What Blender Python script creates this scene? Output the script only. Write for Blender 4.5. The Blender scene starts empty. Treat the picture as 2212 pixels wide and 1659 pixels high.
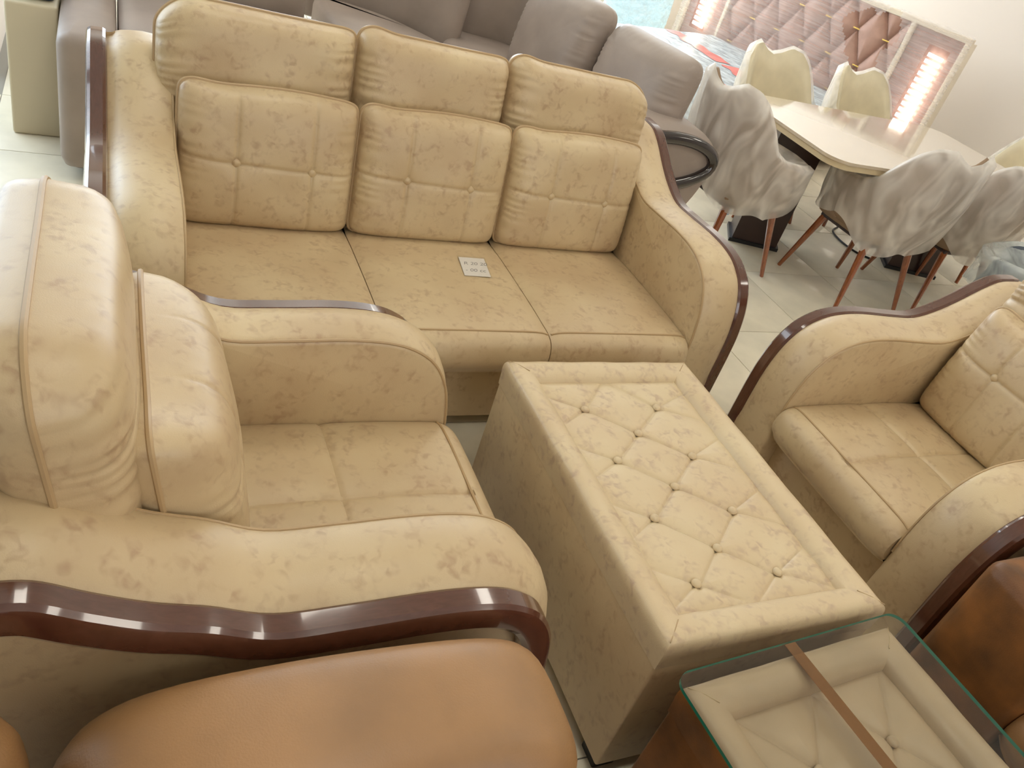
import bpy, math, random
import numpy as np
from mathutils import Vector, Matrix, noise
random.seed(7)
C = bpy.context.scene.collection
S = bpy.context.scene
PI = math.pi

# ------------------------------------------------------------------ camera, world, light, exposure
cam_d = bpy.data.cameras.new('camera'); cam = bpy.data.objects.new('camera', cam_d); C.objects.link(cam)
PITCH, ROLL, YAW, CAMH, FPX = 0.593851, 0.328289, 0.557733, 1.71567, 1773.25
cp, sp, cy, sy = math.cos(PITCH), math.sin(PITCH), math.cos(YAW), math.sin(YAW)
fw = Vector((cp*sy, cp*cy, -sp)); rt = Vector((cy, -sy, 0)); up = rt.cross(fw)
r2 = math.cos(ROLL)*rt + math.sin(ROLL)*up; u2 = -math.sin(ROLL)*rt + math.cos(ROLL)*up
M = Matrix((r2, u2, -fw)).transposed().to_4x4(); M.translation = Vector((0, 0, CAMH))
cam.matrix_world = M
cam_d.sensor_width = 36; cam_d.lens = FPX/2212*36; cam_d.clip_start = .02; cam_d.clip_end = 200
S.camera = cam
S.view_settings.view_transform = 'Standard'; S.view_settings.look = 'None'
S.view_settings.gamma = 1; S.view_settings.use_curve_mapping = False
S.view_settings.exposure = 0.0
W = bpy.data.worlds.new('world'); S.world = W; W.use_nodes = True
bgn = W.node_tree.nodes['Background']; bgn.inputs[0].default_value = (.72, .86, 1, 1); bgn.inputs[1].default_value = 2.2
LAMP = 8.9            # emission of the ceiling panels
def area(name, loc, rot, sx, sy_, e, col):
    l = bpy.data.lights.new(name, 'AREA'); l.shape = 'RECTANGLE'; l.size = sx; l.size_y = sy_; l.energy = e; l.color = col
    o = bpy.data.objects.new(name, l); C.objects.link(o); o.location = loc; o.rotation_euler = rot; return o
# daylight entering through the glazed shop front (left) and the high window in the back wall
area('shopfront_daylight', (-2.6, 4.50, 1.5), (-PI/2+.55, 0, 0), 4.2, 2.4, 110, (.80, .90, 1))
area('back_window_daylight', (3.2, 8.35, 2.0), (-PI/2, 0, 0), 5.6, 1.3, 150, (.84, .92, 1))
area('front_fill_light', (1.4, -2.93, 1.75), (PI/2, 0, 0), 3.8, 1.3, 36, (.97, .97, 1))  # unseen fill light added behind the camera to brighten the sofa backs
sun_d = bpy.data.lights.new('sun', 'SUN'); sun_d.energy = 6; sun_d.angle = .01; sun_d.color = (1, .96, .9)
sun = bpy.data.objects.new('sun', sun_d); C.objects.link(sun); sun.rotation_euler = (math.radians(38), 0, math.radians(200))

# ------------------------------------------------------------------ materials
def s2l(c): return tuple((x/255/12.92 if x/255 <= .04045 else ((x/255+.055)/1.055)**2.4) for x in c)
class NT:
    def __init__(s, name):
        s.m = bpy.data.materials.new(name); s.m.use_nodes = True; s.t = s.m.node_tree; s.t.nodes.clear()
    def n(s, typ, **kw):
        nd = s.t.nodes.new(typ)
        for k, v in kw.items():
            if k.startswith('i_'):
                key = k[2:]; key = int(key) if key.isdigit() else key.replace('_', ' ')
                inp = nd.inputs[key]
                if hasattr(v, 'outputs'): s.t.links.new(v.outputs[0], inp)
                elif isinstance(v, bpy.types.NodeSocket): s.t.links.new(v, inp)
                else: inp.default_value = v
            else: setattr(nd, k, v)
        return nd
    def ramp(s, fac, stops):
        r = s.n('ShaderNodeValToRGB', i_0=fac)
        while len(r.color_ramp.elements) < len(stops): r.color_ramp.elements.new(.5)
        for e, (p, c) in zip(r.color_ramp.elements, stops): e.position = p; e.color = tuple(c)+(1,) if len(c) == 3 else c
        return r
def c4(c): l = s2l(c); return (l[0], l[1], l[2], 1)
def simple(name, col, rough=.5, metal=0, coat=0, bump=0, bscale=200, var=0, emis=None, spec=.5, vscale=6, sheen=0):
    t = NT(name)
    kw = dict(i_Roughness=rough, i_Metallic=metal)
    b = t.n('ShaderNodeBsdfPrincipled', **kw)
    b.inputs['Coat Weight'].default_value = coat; b.inputs['Coat Roughness'].default_value = .06
    b.inputs['Specular IOR Level'].default_value = spec; b.inputs['Sheen Weight'].default_value = sheen
    tc = t.n('ShaderNodeTexCoord')
    if var:
        nz = t.n('ShaderNodeTexNoise', i_Vector=tc.outputs['Object'], i_Scale=vscale, i_Detail=5.0)
        d = tuple(max(0, x*(1-var)) for x in col); u = tuple(min(255, x*(1+var*.6)) for x in col)
        r = t.ramp(nz, [(.32, s2l(d)), (.68, s2l(u))]); t.t.links.new(r.outputs[0], b.inputs['Base Color'])
    else: b.inputs['Base Color'].default_value = c4(col)
    if bump:
        nz = t.n('ShaderNodeTexNoise', i_Vector=tc.outputs['Object'], i_Scale=bscale, i_Detail=3.0)
        bp = t.n('ShaderNodeBump', i_Height=nz, i_Strength=bump, i_Distance=.002); t.t.links.new(bp.outputs[0], b.inputs['Normal'])
    if emis:
        b.inputs['Emission Color'].default_value = c4(emis[0]); b.inputs['Emission Strength'].default_value = emis[1]
    o = t.n('ShaderNodeOutputMaterial', i_0=b); return t.m
def printed(name, base, dark, pr, rough=.42, amt=.8):
    """tan leatherette with a scattered, broken leaf print"""
    t = NT(name); tc = t.n('ShaderNodeTexCoord'); ob = tc.outputs['Object']
    cloud = t.n('ShaderNodeTexNoise', i_Vector=ob, i_Scale=4.0, i_Detail=4.0)
    r0 = t.ramp(cloud, [(.3, s2l(dark)), (.66, s2l(base))])
    mask = t.n('ShaderNodeTexNoise', i_Vector=ob, i_Scale=22.0, i_Detail=2.0)
    rm = t.ramp(mask, [(.44, (0, 0, 0)), (.62, (1, 1, 1))])
    mp = t.n('ShaderNodeMapping', i_Vector=ob, i_Scale=(1, 1, 1.0)); mp.inputs['Rotation'].default_value = (.4, .3, .6)
    br = t.n('ShaderNodeTexNoise', i_Vector=mp, i_Scale=52.0, i_Detail=1.5, i_Distortion=.5)
    rb = t.ramp(br, [(.44, (0, 0, 0)), (.68, (1, 1, 1))])
    mu = t.n('ShaderNodeMath', operation='MULTIPLY', i_0=rm.outputs[0], i_1=rb.outputs[0])
    m2 = t.n('ShaderNodeMath', operation='MULTIPLY', i_0=mu, i_1=amt)
    mx = t.n('ShaderNodeMix', data_type='RGBA', i_0=m2); t.t.links.new(r0.outputs[0], mx.inputs[6]); mx.inputs[7].default_value = c4(pr)
    b = t.n('ShaderNodeBsdfPrincipled', i_Roughness=rough); t.t.links.new(mx.outputs[2], b.inputs['Base Color'])
    b.inputs['Coat Weight'].default_value = .35; b.inputs['Coat Roughness'].default_value = .4
    g = t.n('ShaderNodeTexNoise', i_Vector=ob, i_Scale=420.0, i_Detail=3.0)
    bp = t.n('ShaderNodeBump', i_Height=g, i_Strength=.25, i_Distance=.0015); t.t.links.new(bp.outputs[0], b.inputs['Normal'])
    t.n('ShaderNodeOutputMaterial', i_0=b); return t.m
def wood(name, a, b_, rough=.16):
    t = NT(name); tc = t.n('ShaderNodeTexCoord')
    mp = t.n('ShaderNodeMapping', i_Vector=tc.outputs['Object'], i_Scale=(12, 3, 3))
    nz = t.n('ShaderNodeTexNoise', i_Vector=mp, i_Scale=9.0, i_Detail=6.0, i_Distortion=1.0)
    r = t.ramp(nz, [(.3, s2l(a)), (.7, s2l(b_))])
    b = t.n('ShaderNodeBsdfPrincipled', i_Base_Color=r, i_Roughness=rough)
    b.inputs['Coat Weight'].default_value = 1; b.inputs['Coat Roughness'].default_value = .05
    t.n('ShaderNodeOutputMaterial', i_0=b); return t.m
def film(name, col, alpha, rough=.25, scale=(6, 40, 6), trans=0.5, bumps=.6, lo=.45, hi=1.5, det=6.0, dist=.8):
    """thin crinkled plastic: part see-through, part milky"""
    t = NT(name); tc = t.n('ShaderNodeTexCoord')
    mp = t.n('ShaderNodeMapping', i_Vector=tc.outputs['Object'], i_Scale=scale)
    nz = t.n('ShaderNodeTexNoise', i_Vector=mp, i_Scale=2.0, i_Detail=det, i_Distortion=dist)
    bp = t.n('ShaderNodeBump', i_Height=nz, i_Strength=bumps, i_Distance=.02)
    b = t.n('ShaderNodeBsdfPrincipled', i_Roughness=rough, i_Normal=bp); b.inputs['Base Color'].default_value = c4(col)
    tl = t.n('ShaderNodeBsdfTranslucent'); tl.inputs[0].default_value = c4(col)
    m1 = t.n('ShaderNodeMixShader', i_0=trans*.5, i_1=b, i_2=tl)
    tr = t.n('ShaderNodeBsdfTransparent')
    r = t.ramp(nz, [(.35, (alpha*lo,)*3), (.7, (min(1, alpha*hi),)*3)])
    m2 = t.n('ShaderNodeMixShader', i_0=r, i_1=tr, i_2=m1)
    t.n('ShaderNodeOutputMaterial', i_0=m2); return t.m
def glass(name, tint, rough=.0, ior=1.5):
    t = NT(name)
    fr = t.n('ShaderNodeFresnel', i_IOR=ior); ge = t.n('ShaderNodeNewGeometry')
    inv = t.n('ShaderNodeMath', operation='SUBTRACT', i_0=1.0, i_1=ge.outputs['Backfacing'])
    lw = t.n('ShaderNodeMath', operation='MULTIPLY', i_0=fr, i_1=inv)
    tr = t.n('ShaderNodeBsdfTransparent'); tr.inputs[0].default_value = tint
    gl = t.n('ShaderNodeBsdfGlossy', i_Roughness=rough)
    m = t.n('ShaderNodeMixShader', i_0=lw, i_1=tr, i_2=gl)
    t.n('ShaderNodeOutputMaterial', i_0=m); return t.m

FAB = printed('tan_printed_leatherette', (208, 186, 146), (192, 166, 128), (160, 126, 96), amt=.52)
FABL = printed('tan_printed_leatherette_table', (212, 192, 154), (204, 180, 142), (164, 132, 114), rough=.4, amt=.52)
PIPE = simple('tan_piping', (182, 154, 114), .45)
WOODT = wood('dark_red_lacquered_wood', (82, 46, 32), (92, 54, 40))
BLACK = simple('black_plastic', (18, 18, 20), .4)
BROWN = simple('tan_brown_leather', (160, 119, 76), .42, var=.10, vscale=5, bump=.25, bscale=300, spec=.7)
BROWND = simple('deep_brown_leather', (118, 74, 32), .5, var=.25, vscale=9, bump=.25, bscale=300)
GREY = simple('grey_leatherette', (160, 146, 136), .45, var=.05, bump=.15, bscale=300)
GREYD = simple('grey_leatherette_dark', (132, 120, 114), .5)
OVER = simple('oval_dark_wood', (36, 26, 26), .18, coat=1)
BEIGE = simple('beige_plain_leather', (176, 150, 118), .4, var=.05, bump=.1, bscale=300)
CREAM = simple('cream_lacquer_top', (206, 190, 166), .10, coat=1, spec=.7)
CREAME = simple('cream_edge', (214, 196, 160), .3)
DKPED = simple('dark_brown_laminate', (58, 40, 34), .3, var=.1)
LEGW = wood('orange_brown_leg_wood', (126, 66, 30), (160, 88, 42), .3)
LEGD = simple('dark_leg_face', (60, 44, 44), .35)
TAUPE = simple('taupe_upholstery', (150, 126, 102), .75, var=.06)
CREAMF = simple('cream_upholstery', (226, 214, 184), .75, var=.05)
DKBLUE = simple('dark_blue_grey_upholstery', (62, 72, 84), .5, var=.15)
FOAM = film('white_foam_wrap', (254, 250, 243), .82, rough=.3, scale=(3, 3, 1.6), trans=.8, bumps=.3, lo=.5, hi=1.5, det=1.5, dist=1.8)
FILM = film('clear_crinkled_film', (250, 244, 244), .30, rough=.16, scale=(1.2, 2, 26), trans=.6, bumps=.35, lo=.8, hi=1.25, det=2.0, dist=.3)
BLUEF = film('pale_blue_plastic', (205, 232, 242), .95, rough=.2, scale=(5, 5, 9), trans=.5, bumps=1.0)
MATTF = film('milky_mattress_plastic', (226, 236, 240), .96, rough=.2, scale=(4, 8, 8), trans=.3, bumps=.8)
REDP = simple('printed_red_band', (226, 120, 112), .3, var=.12, vscale=14)
PINK = simple('dusty_pink_velvet', (188, 150, 134), .55, var=.06, vscale=12, sheen=.3)
PINKM = simple('pink_brown_panel', (176, 142, 134), .2, var=.1, vscale=18, coat=.4)
IVORY = simple('ivory_frame', (240, 228, 208), .3)
GOLD = simple('gold_clip', (230, 200, 120), .2, metal=1)
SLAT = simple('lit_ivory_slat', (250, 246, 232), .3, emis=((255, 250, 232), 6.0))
PAPER = simple('white_card', (238, 232, 222), .6)
INK = simple('grey_ink', (140, 136, 134), .6)
GLASS = glass('table_glass', (.965, .98, .972, 1), 0.02, 1.62)
GEDGE = simple('green_glass_edge', (30, 120, 96), .1, spec=.8)
PANE = glass('window_glass', (.95, .98, 1, 1))
SLEEVE = glass('clear_sleeve', (.97, .97, .97, 1), .05)
def tape_mat():
    t = NT('brown_packing_tape')
    d = t.n('ShaderNodeBsdfPrincipled', i_Roughness=.25); d.inputs['Base Color'].default_value = c4((128, 94, 58))
    tr = t.n('ShaderNodeBsdfTransparent'); tr.inputs[0].default_value = (.8, .6, .42, 1)
    m = t.n('ShaderNodeMixShader', i_0=.6, i_1=tr, i_2=d); t.n('ShaderNodeOutputMaterial', i_0=m); return t.m
TAPE = tape_mat()
WALLM = simple('warm_white_paint', (226, 216, 206), .8, bump=.1, bscale=60)
CEILM = simple('white_ceiling_paint', (240, 238, 232), .9)
LAMPM = simple('lit_diffuser', (255, 250, 240), .5, emis=((255, 248, 234), LAMP))
LFRAME = simple('white_metal', (230, 230, 228), .4)
ALU = simple('aluminium_frame', (150, 156, 162), .35, metal=.6)
NAVY = simple('navy_blue_cloth', (34, 62, 96), .6, var=.1)
CREAMB = simple('yellowish_cream_board', (206, 194, 166), .6)
OUTM = simple('pale_outside_paving', (225, 226, 222), .8)

# ------------------------------------------------------------------ mesh helpers
def link(name, me, mat, parent=None):
    o = bpy.data.objects.new(name, me); C.objects.link(o)
    if mat: me.materials.append(mat)
    if parent is not None: o.parent = parent
    return o
def mk(name, V, F, mat, parent=None, smooth=True, sharp=None):
    me = bpy.data.meshes.new(name); me.from_pydata([tuple(map(float, v)) for v in V], [], [tuple(map(int, f)) for f in F]); me.update()
    if smooth:
        me.shade_smooth()
        if sharp: me.set_sharp_from_angle(angle=math.radians(sharp))
    return link(name, me, mat, parent)
class MB:
    def __init__(s): s.V = []; s.F = []
    def add(s, V, F):
        k = len(s.V); s.V += [tuple(v) for v in V]; s.F += [tuple(i+k for i in f) for f in F]; return s
    def box(s, x0, x1, y0, y1, z0, z1, b=0.0):
        """box, all edges chamfered by b"""
        if b <= 0:
            V = [(x, y, z) for x in (x0, x1) for y in (y0, y1) for z in (z0, z1)]
            return s.add(V, [(0, 1, 3, 2), (4, 6, 7, 5), (0, 4, 5, 1), (2, 3, 7, 6), (0, 2, 6, 4), (1, 5, 7, 3)])
        import bmesh
        bm = bmesh.new(); bmesh.ops.create_cube(bm, size=1)
        for v in bm.verts: v.co = ((x0+x1)/2+v.co.x*(x1-x0), (y0+y1)/2+v.co.y*(y1-y0), (z0+z1)/2+v.co.z*(z1-z0))
        bmesh.ops.bevel(bm, geom=list(bm.edges), offset=b, segments=3, profile=.5, affect='EDGES')
        bm.verts.index_update(); s.add([v.co[:] for v in bm.verts], [[v.index for v in f.verts] for f in bm.faces]); bm.free(); return s
    def tube(s, pts, r, n=8, closed=False, r1=None):
        pts = [Vector(p) for p in pts]; m = len(pts); V = []; F = []
        prev = None
        for i, p in enumerate(pts):
            a = pts[(i-1) % m] if closed or i > 0 else p; b = pts[(i+1) % m] if closed or i < m-1 else p
            t = (b-a).normalized()
            if prev is None:
                q = Vector((0, 0, 1)) if abs(t.z) < .9 else Vector((1, 0, 0)); u = (q - t*q.dot(t)).normalized()
            else:
                u = (prev - t*prev.dot(t)); u = u.normalized() if u.length > 1e-6 else prev
            prev = u; w = t.cross(u); rr = r if r1 is None else r+(r1-r)*i/max(1, m-1)
            for k in range(n): V.append(p+rr*(math.cos(2*PI*k/n)*u+math.sin(2*PI*k/n)*w))
        for i in range(m if closed else m-1):
            j = (i+1) % m
            for k in range(n): l = (k+1) % n; F.append((i*n+k, i*n+l, j*n+l, j*n+k))
        if not closed: F.append(tuple(range(n))[::-1]); F.append(tuple((m-1)*n+k for k in range(n)))
        return s.add(V, F)
    def dome(s, c, nrm, r, h, n=14):
        c = Vector(c); nrm = Vector(nrm).normalized(); q = Vector((0, 0, 1)) if abs(nrm.z) < .9 else Vector((1, 0, 0))
        u = (q-nrm*q.dot(nrm)).normalized(); w = nrm.cross(u); V = []; F = []
        R = [(1, -.25), (1, .1), (.86, .55), (.55, .87), (.2, 1)]
        for a, b in R:
            for k in range(n): V.append(c+nrm*h*b+r*a*(math.cos(2*PI*k/n)*u+math.sin(2*PI*k/n)*w))
        for i in range(len(R)-1):
            for k in range(n): l = (k+1) % n; F.append((i*n+k, i*n+l, i*n+n+l, i*n+n+k))
        F.append(tuple(range(n))[::-1]); F.append(tuple((len(R)-1)*n+k for k in range(n)))
        return s.add(V, F)
    def build(s, name, mat, parent=None, smooth=True, sharp=35): return mk(name, s.V, s.F, mat, parent, smooth, sharp)
def cr(P, n):
    """resample a Catmull-Rom curve through P"""
    P = [np.array(p, float) for p in P]; out = []
    Q = [2*P[0]-P[1]]+P+[2*P[-1]-P[-2]]
    for i in range(1, len(Q)-2):
        for k in range(n):
            t = k/n; a, b, c, d = Q[i-1:i+3]
            out.append(.5*((2*b)+(c-a)*t+(2*a-5*b+4*c-d)*t*t+(3*b-a-3*c+d)*t**3))
    out.append(P[-1]); return np.array(out)
def loft(loop, rings, name, mat, parent, axis_map=lambda x, d, z: (x, d, z), sharp=50, post=None):
    """closed 2D loop (d,z) repeated at each (x, inset) and capped; inset moves points along inward normals"""
    L = np.array(loop, float); n = len(L)
    T = np.roll(L, -1, 0)-np.roll(L, 1, 0); T /= np.linalg.norm(T, axis=1)[:, None]+1e-9
    N = np.stack([T[:, 1], -T[:, 0]], 1)
    A = .5*np.sum(L[:, 0]*np.roll(L[:, 1], -1)-np.roll(L[:, 0], -1)*L[:, 1])
    if A > 0: N = -N          # inward normals
    V = []; F = []
    for x, ins in rings:
        Q = L+N*(ins[:, None] if isinstance(ins, np.ndarray) else ins)
        for q in Q: V.append((x, q[0], q[1]))
    m = len(rings)
    for i in range(m-1):
        for k in range(n): l = (k+1) % n; F.append((i*n+k, i*n+l, i*n+n+l, i*n+n+k))
    F.append(tuple(range(n))[::-1]); F.append(tuple((m-1)*n+k for k in range(n)))
    if post: V = [post(*v) for v in V]
    o = mk(name, [axis_map(*v) for v in V], F, mat, parent, True, sharp)
    return o
def fixn(o):
    import bmesh
    bm = bmesh.new(); bm.from_mesh(o.data); bmesh.ops.recalc_face_normals(bm, faces=bm.faces); bm.to_mesh(o.data); bm.free(); return o

def seg_d(px, py, a, b):
    a = np.array(a); b = np.array(b); d = b-a; L = d@d
    t = np.clip(((px-a[0])*d[0]+(py-a[1])*d[1])/L, 0, 1)
    return np.hypot(px-a[0]-t*d[0], py-a[1]-t*d[1])
def pillow(name, w, h, tf, tb, mat, parent, xf, N=(64, 56), pw=7, seams=(), buttons=(), top=None, ripple=0.0, sd=.012, ss=.006, corner=14, pipe=.0055, btnr=.0145, pipemat=None, seed=0, fat=4.0, pipe_off=0.0, bd=.014, pe=.5, dm=.14):
    """two-sided cushion; x across, y up, n towards the front; returns object. xf maps (x,n,y) to local"""
    nu, nv = N
    U, Vv = np.meshgrid(np.linspace(-1, 1, nu+1), np.linspace(-1, 1, nv+1))
    m = np.maximum(abs(U), abs(Vv)); q = (abs(U)**corner+abs(Vv)**corner)**(1/corner)+1e-9
    k = np.where(m > 0, m/q, 1)
    X = U*k*w/2; Y = Vv*k*h/2
    sq_ = ((abs(2*X/w)**corner+abs(2*Y/h)**corner)**(1/corner)).clip(0, 1)
    prof = (1-sq_**pw).clip(0)**pe*(1-.25*abs(2*X/w)**4*abs(2*Y/h)**4)
    dome = 1-dm*(U**2+Vv**2)
    nf = tf*prof*dome
    for a, b in seams:
        d = seg_d(X, Y, a, b); nf = nf-(sd*np.exp(-(d/ss)**1.3)+sd*.5*np.exp(-(d/(ss*fat))**1.2))*np.clip(prof*1.2, 0, 1)
    for a in buttons:
        d = np.hypot(X-a[0], Y-a[1]); nf = nf-bd*np.exp(-(d/.022)**1.5)
    if ripple:
        edge = np.exp(-((1-abs(U))/.22)**2)*(1-abs(Vv)**4)
        nf = nf+ripple*edge*np.sin(Y*210+3*np.sin(Y*37+seed)+seed)*prof**.5
        edge2 = np.exp(-((1-abs(Vv))/.12)**2)*(1-abs(U)**4)
        nf = nf+ripple*.3*edge2*np.sin(X*160+2*np.sin(X*23+seed))*prof**.5
    nf = nf + .0025*np.sin(X*19+seed)*np.sin(Y*23+seed*2)*prof
    nb = -tb*prof
    if top is not None: Y = Y + top(X)*np.clip((Y/h+.5), 0, 1)**2
    Vs = []; F = []
    for a in (nf, nb):
        for i in range(nv+1):
            for j in range(nu+1): Vs.append(xf(X[i, j], a[i, j], Y[i, j]))
    W1 = nu+1; B = (nu+1)*(nv+1)
    for i in range(nv):
        for j in range(nu):
            a = i*W1+j; F.append((a, a+1, a+W1+1, a+W1)); F.append((B+a, B+a+W1, B+a+W1+1, B+a+1))
    o = mk(name, Vs, F, mat, parent)
    import bmesh
    bm = bmesh.new(); bm.from_mesh(o.data); bmesh.ops.remove_doubles(bm, verts=bm.verts, dist=1e-5); bmesh.ops.recalc_face_normals(bm, faces=bm.faces); bm.to_mesh(o.data); bm.free(); o.data.shade_smooth()
    if pipe:
        ring = [(i, 0) for i in range(nv+1)]+[(nv, j) for j in range(1, nu+1)]+[(i, nu) for i in range(nv-1, -1, -1)]+[(0, j) for j in range(nu-1, 0, -1)]
        MB().tube([xf(X[i, j], pipe_off, Y[i, j]) for i, j in ring], pipe, 7, True).build('piping', pipemat or PIPE, o)
    for a in buttons:
        t = float(np.interp(0, [0], [0]))
        ii = np.argmin(np.hypot(X-a[0], Y-a[1])); nn = nf.flat[ii]
        p = Vector(xf(a[0], nn, a[1])); qv = Vector(xf(a[0], nn+.1, a[1]))-p
        MB().dome(p+qv.normalized()*.005, qv, btnr, .0105).build('button', mat, o)
    return o
def tag(o, label, cat, group=None, kind=None):
    if label: o['label'] = label
    if cat: o['category'] = cat
    if group: o['group'] = group
    if kind: o['kind'] = kind
    return o
def thing(name, label, cat, loc=(0, 0, 0), rz=0, group=None):
    o = bpy.data.objects.new(name, None); C.objects.link(o); o.empty_display_size = .1
    o.location = loc; o.rotation_euler = (0, 0, rz); return tag(o, label, cat, group)
def struct(o): o['kind'] = 'structure'; return o

# ------------------------------------------------------------------ the room
XW, YB, YS = 6.25, 8.6, 4.62
fl = struct(MB().box(-6, XW, -3, YB, -.1, -.004).build('floor', simple('grout', (150, 146, 136), .8), None, False))
tilem = []
for k in range(4):
    v = random.uniform(-3, 3)
    tilem.append(simple('cream_floor_tile_%d' % k, (232+v, 224+v, 202+v), .42, var=.05, vscale=5, coat=.1))
tm = []
for m_ in tilem:
    mb = MB().box(-.298, .298, -.298, .298, -.004, 0, 0.0006); o = mb.build('tile', m_, None, True, 20); tm.append(o.data); bpy.data.objects.remove(o)
nt = 0
xs = [-1.95+.6*i for i in range(14)]; ys = [-.75+.6*j for j in range(16)]
for x in xs:
    for y in ys:
        if x+.3 > XW or y+.3 > YB or (x < -.35 and y > YS-.2): continue
        o = bpy.data.objects.new('tile', random.choice(tm)); C.objects.link(o); o.parent = fl; o.location = (x, y, 0); nt += 1
struct(MB().box(-6, XW, -3, YB, 3.1, 3.2).build('ceiling', CEILM, None, False))
struct(MB().box(XW, XW+.15, -3, YB, -.1, 3.2).build('wall_right', WALLM, None, False))
struct(MB().box(XW-.015, XW, -3, YB, 0, .09, .003).build('baseboard_right', IVORY, None, True))
struct(MB().box(-6.15, -6, -3, YS, -.1, 3.2).build('wall_left', WALLM, None, False))
struct(MB().box(-6.15, XW+.15, -3.15, -3, -.1, 3.2).build('wall_front', WALLM, None, False))
w3 = MB()  # made-up window frame and pane, added to go with the front fill light
for x in (-.6, 1.38, 3.3): w3.box(x, x+.05, -3, -2.955, 1.05, 2.45, .004)
w3.box(-.6, 3.35, -3, -2.955, 1.05, 1.1, .004); w3.box(-.6, 3.35, -3, -2.955, 2.4, 2.45, .004)
w3o = struct(w3.build('added_front_window', ALU, None)); MB().box(-.56, 3.31, -2.99, -2.98, 1.09, 2.41).build('pane', PANE, w3o, False)
# back wall with a long high window
wb = MB(); wb.box(-.5, XW, YB, YB+.15, -.1, 1.2); wb.box(-.5, XW, YB, YB+.15, 2.75, 3.2); wb.box(-.5, .2, YB, YB+.15, 1.2, 2.75); wb.box(6.1, XW, YB, YB+.15, 1.2, 2.75)
struct(wb.build('wall_back', WALLM, None, False))
w2 = MB()
for x in (.2, 1.67, 3.14, 4.61, 6.05): w2.box(x, x+.05, YB+.04, YB+.1, 1.2, 2.75, .004)
w2.box(.2, 6.1, YB+.04, YB+.1, 1.2, 1.25, .004); w2.box(.2, 6.1, YB+.04, YB+.1, 2.7, 2.75, .004)
w2o = struct(w2.build('window_2', ALU, None)); MB().box(.22, 6.08, YB+.065, YB+.073, 1.22, 2.72).build('pane', PANE, w2o, False)
struct(MB().box(-.62, -.5, YS, YB+.15, -.1, 3.2).build('wall_side', WALLM, None, False))
struct(MB().box(-6, -.5, YS-.06, YS+.06, 2.75, 3.2).build('wall_lintel', WALLM, None, False))
sf = MB()
for x in (-6, -4.6, -3.2, -1.85, -.56): sf.box(x, x+.055, YS-.04, YS+.03, 0, 2.75, .004)
sf.box(-6, -.5, YS-.04, YS+.03, 2.69, 2.75, .004); sf.box(-6, -.5, YS-.04, YS+.03, 0, .03, .004)
sfo = struct(sf.build('window_1', ALU, None)); MB().box(-5.98, -.52, YS-.008, YS, .02, 2.7).build('pane', PANE, sfo, False)
struct(MB().box(-14, -.62, YS+.07, 16, -.12, -.01).build('ground', OUTM, None, False))
# ceiling lights
LP = [(.6, -1.6), (2.8, -1.6), (.6, .6), (.6, 2.6), (2.8, .6), (2.8, 2.6), (5.0, .6), (5.0, 2.6), (1.2, 5.2), (3.2, 5.2), (5.0, 7.4), (1.2, 7.2), (3.8, 7.2)]
names = ['behind the camera on the left', 'behind the camera on the right', 'above the left armchair', 'above the long sofa', 'above the right armchair', 'above the sofa arm and dining chairs', 'by the right wall near the front', 'above the dining table', 'above the grey corner sofa', 'between corner sofa and bed', 'near the back window on the right', 'near the back window on the left', 'near the middle of the back window']
lt0 = None
for (x, y), nm in zip(LP, names):
    if lt0 is None:
        t = thing('ceiling_light', '', 'light', (x, y, 3.1)); lt0 = t
        f = MB(); f.box(-.32, .32, -.32, -.29, -.03, 0, .003); f.box(-.32, .32, .29, .32, -.03, 0, .003); f.box(-.32, -.29, -.29, .29, -.03, 0, .003); f.box(.29, .32, -.29, .29, -.03, 0, .003)
        f.build('frame', LFRAME, t); MB().box(-.288, .288, -.288, .288, -.02, -.005).build('diffuser', LAMPM, t, False)
    else:
        t = lt0.copy(); C.objects.link(t); t.location = (x, y, 3.1)
        for ch in [c for c in bpy.data.objects if c.parent == lt0]:
            c = ch.copy(); C.objects.link(c); c.parent = t
    t['label'] = 'square white ceiling panel light '+nm; t['group'] = 'ceiling panel lights'

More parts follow.
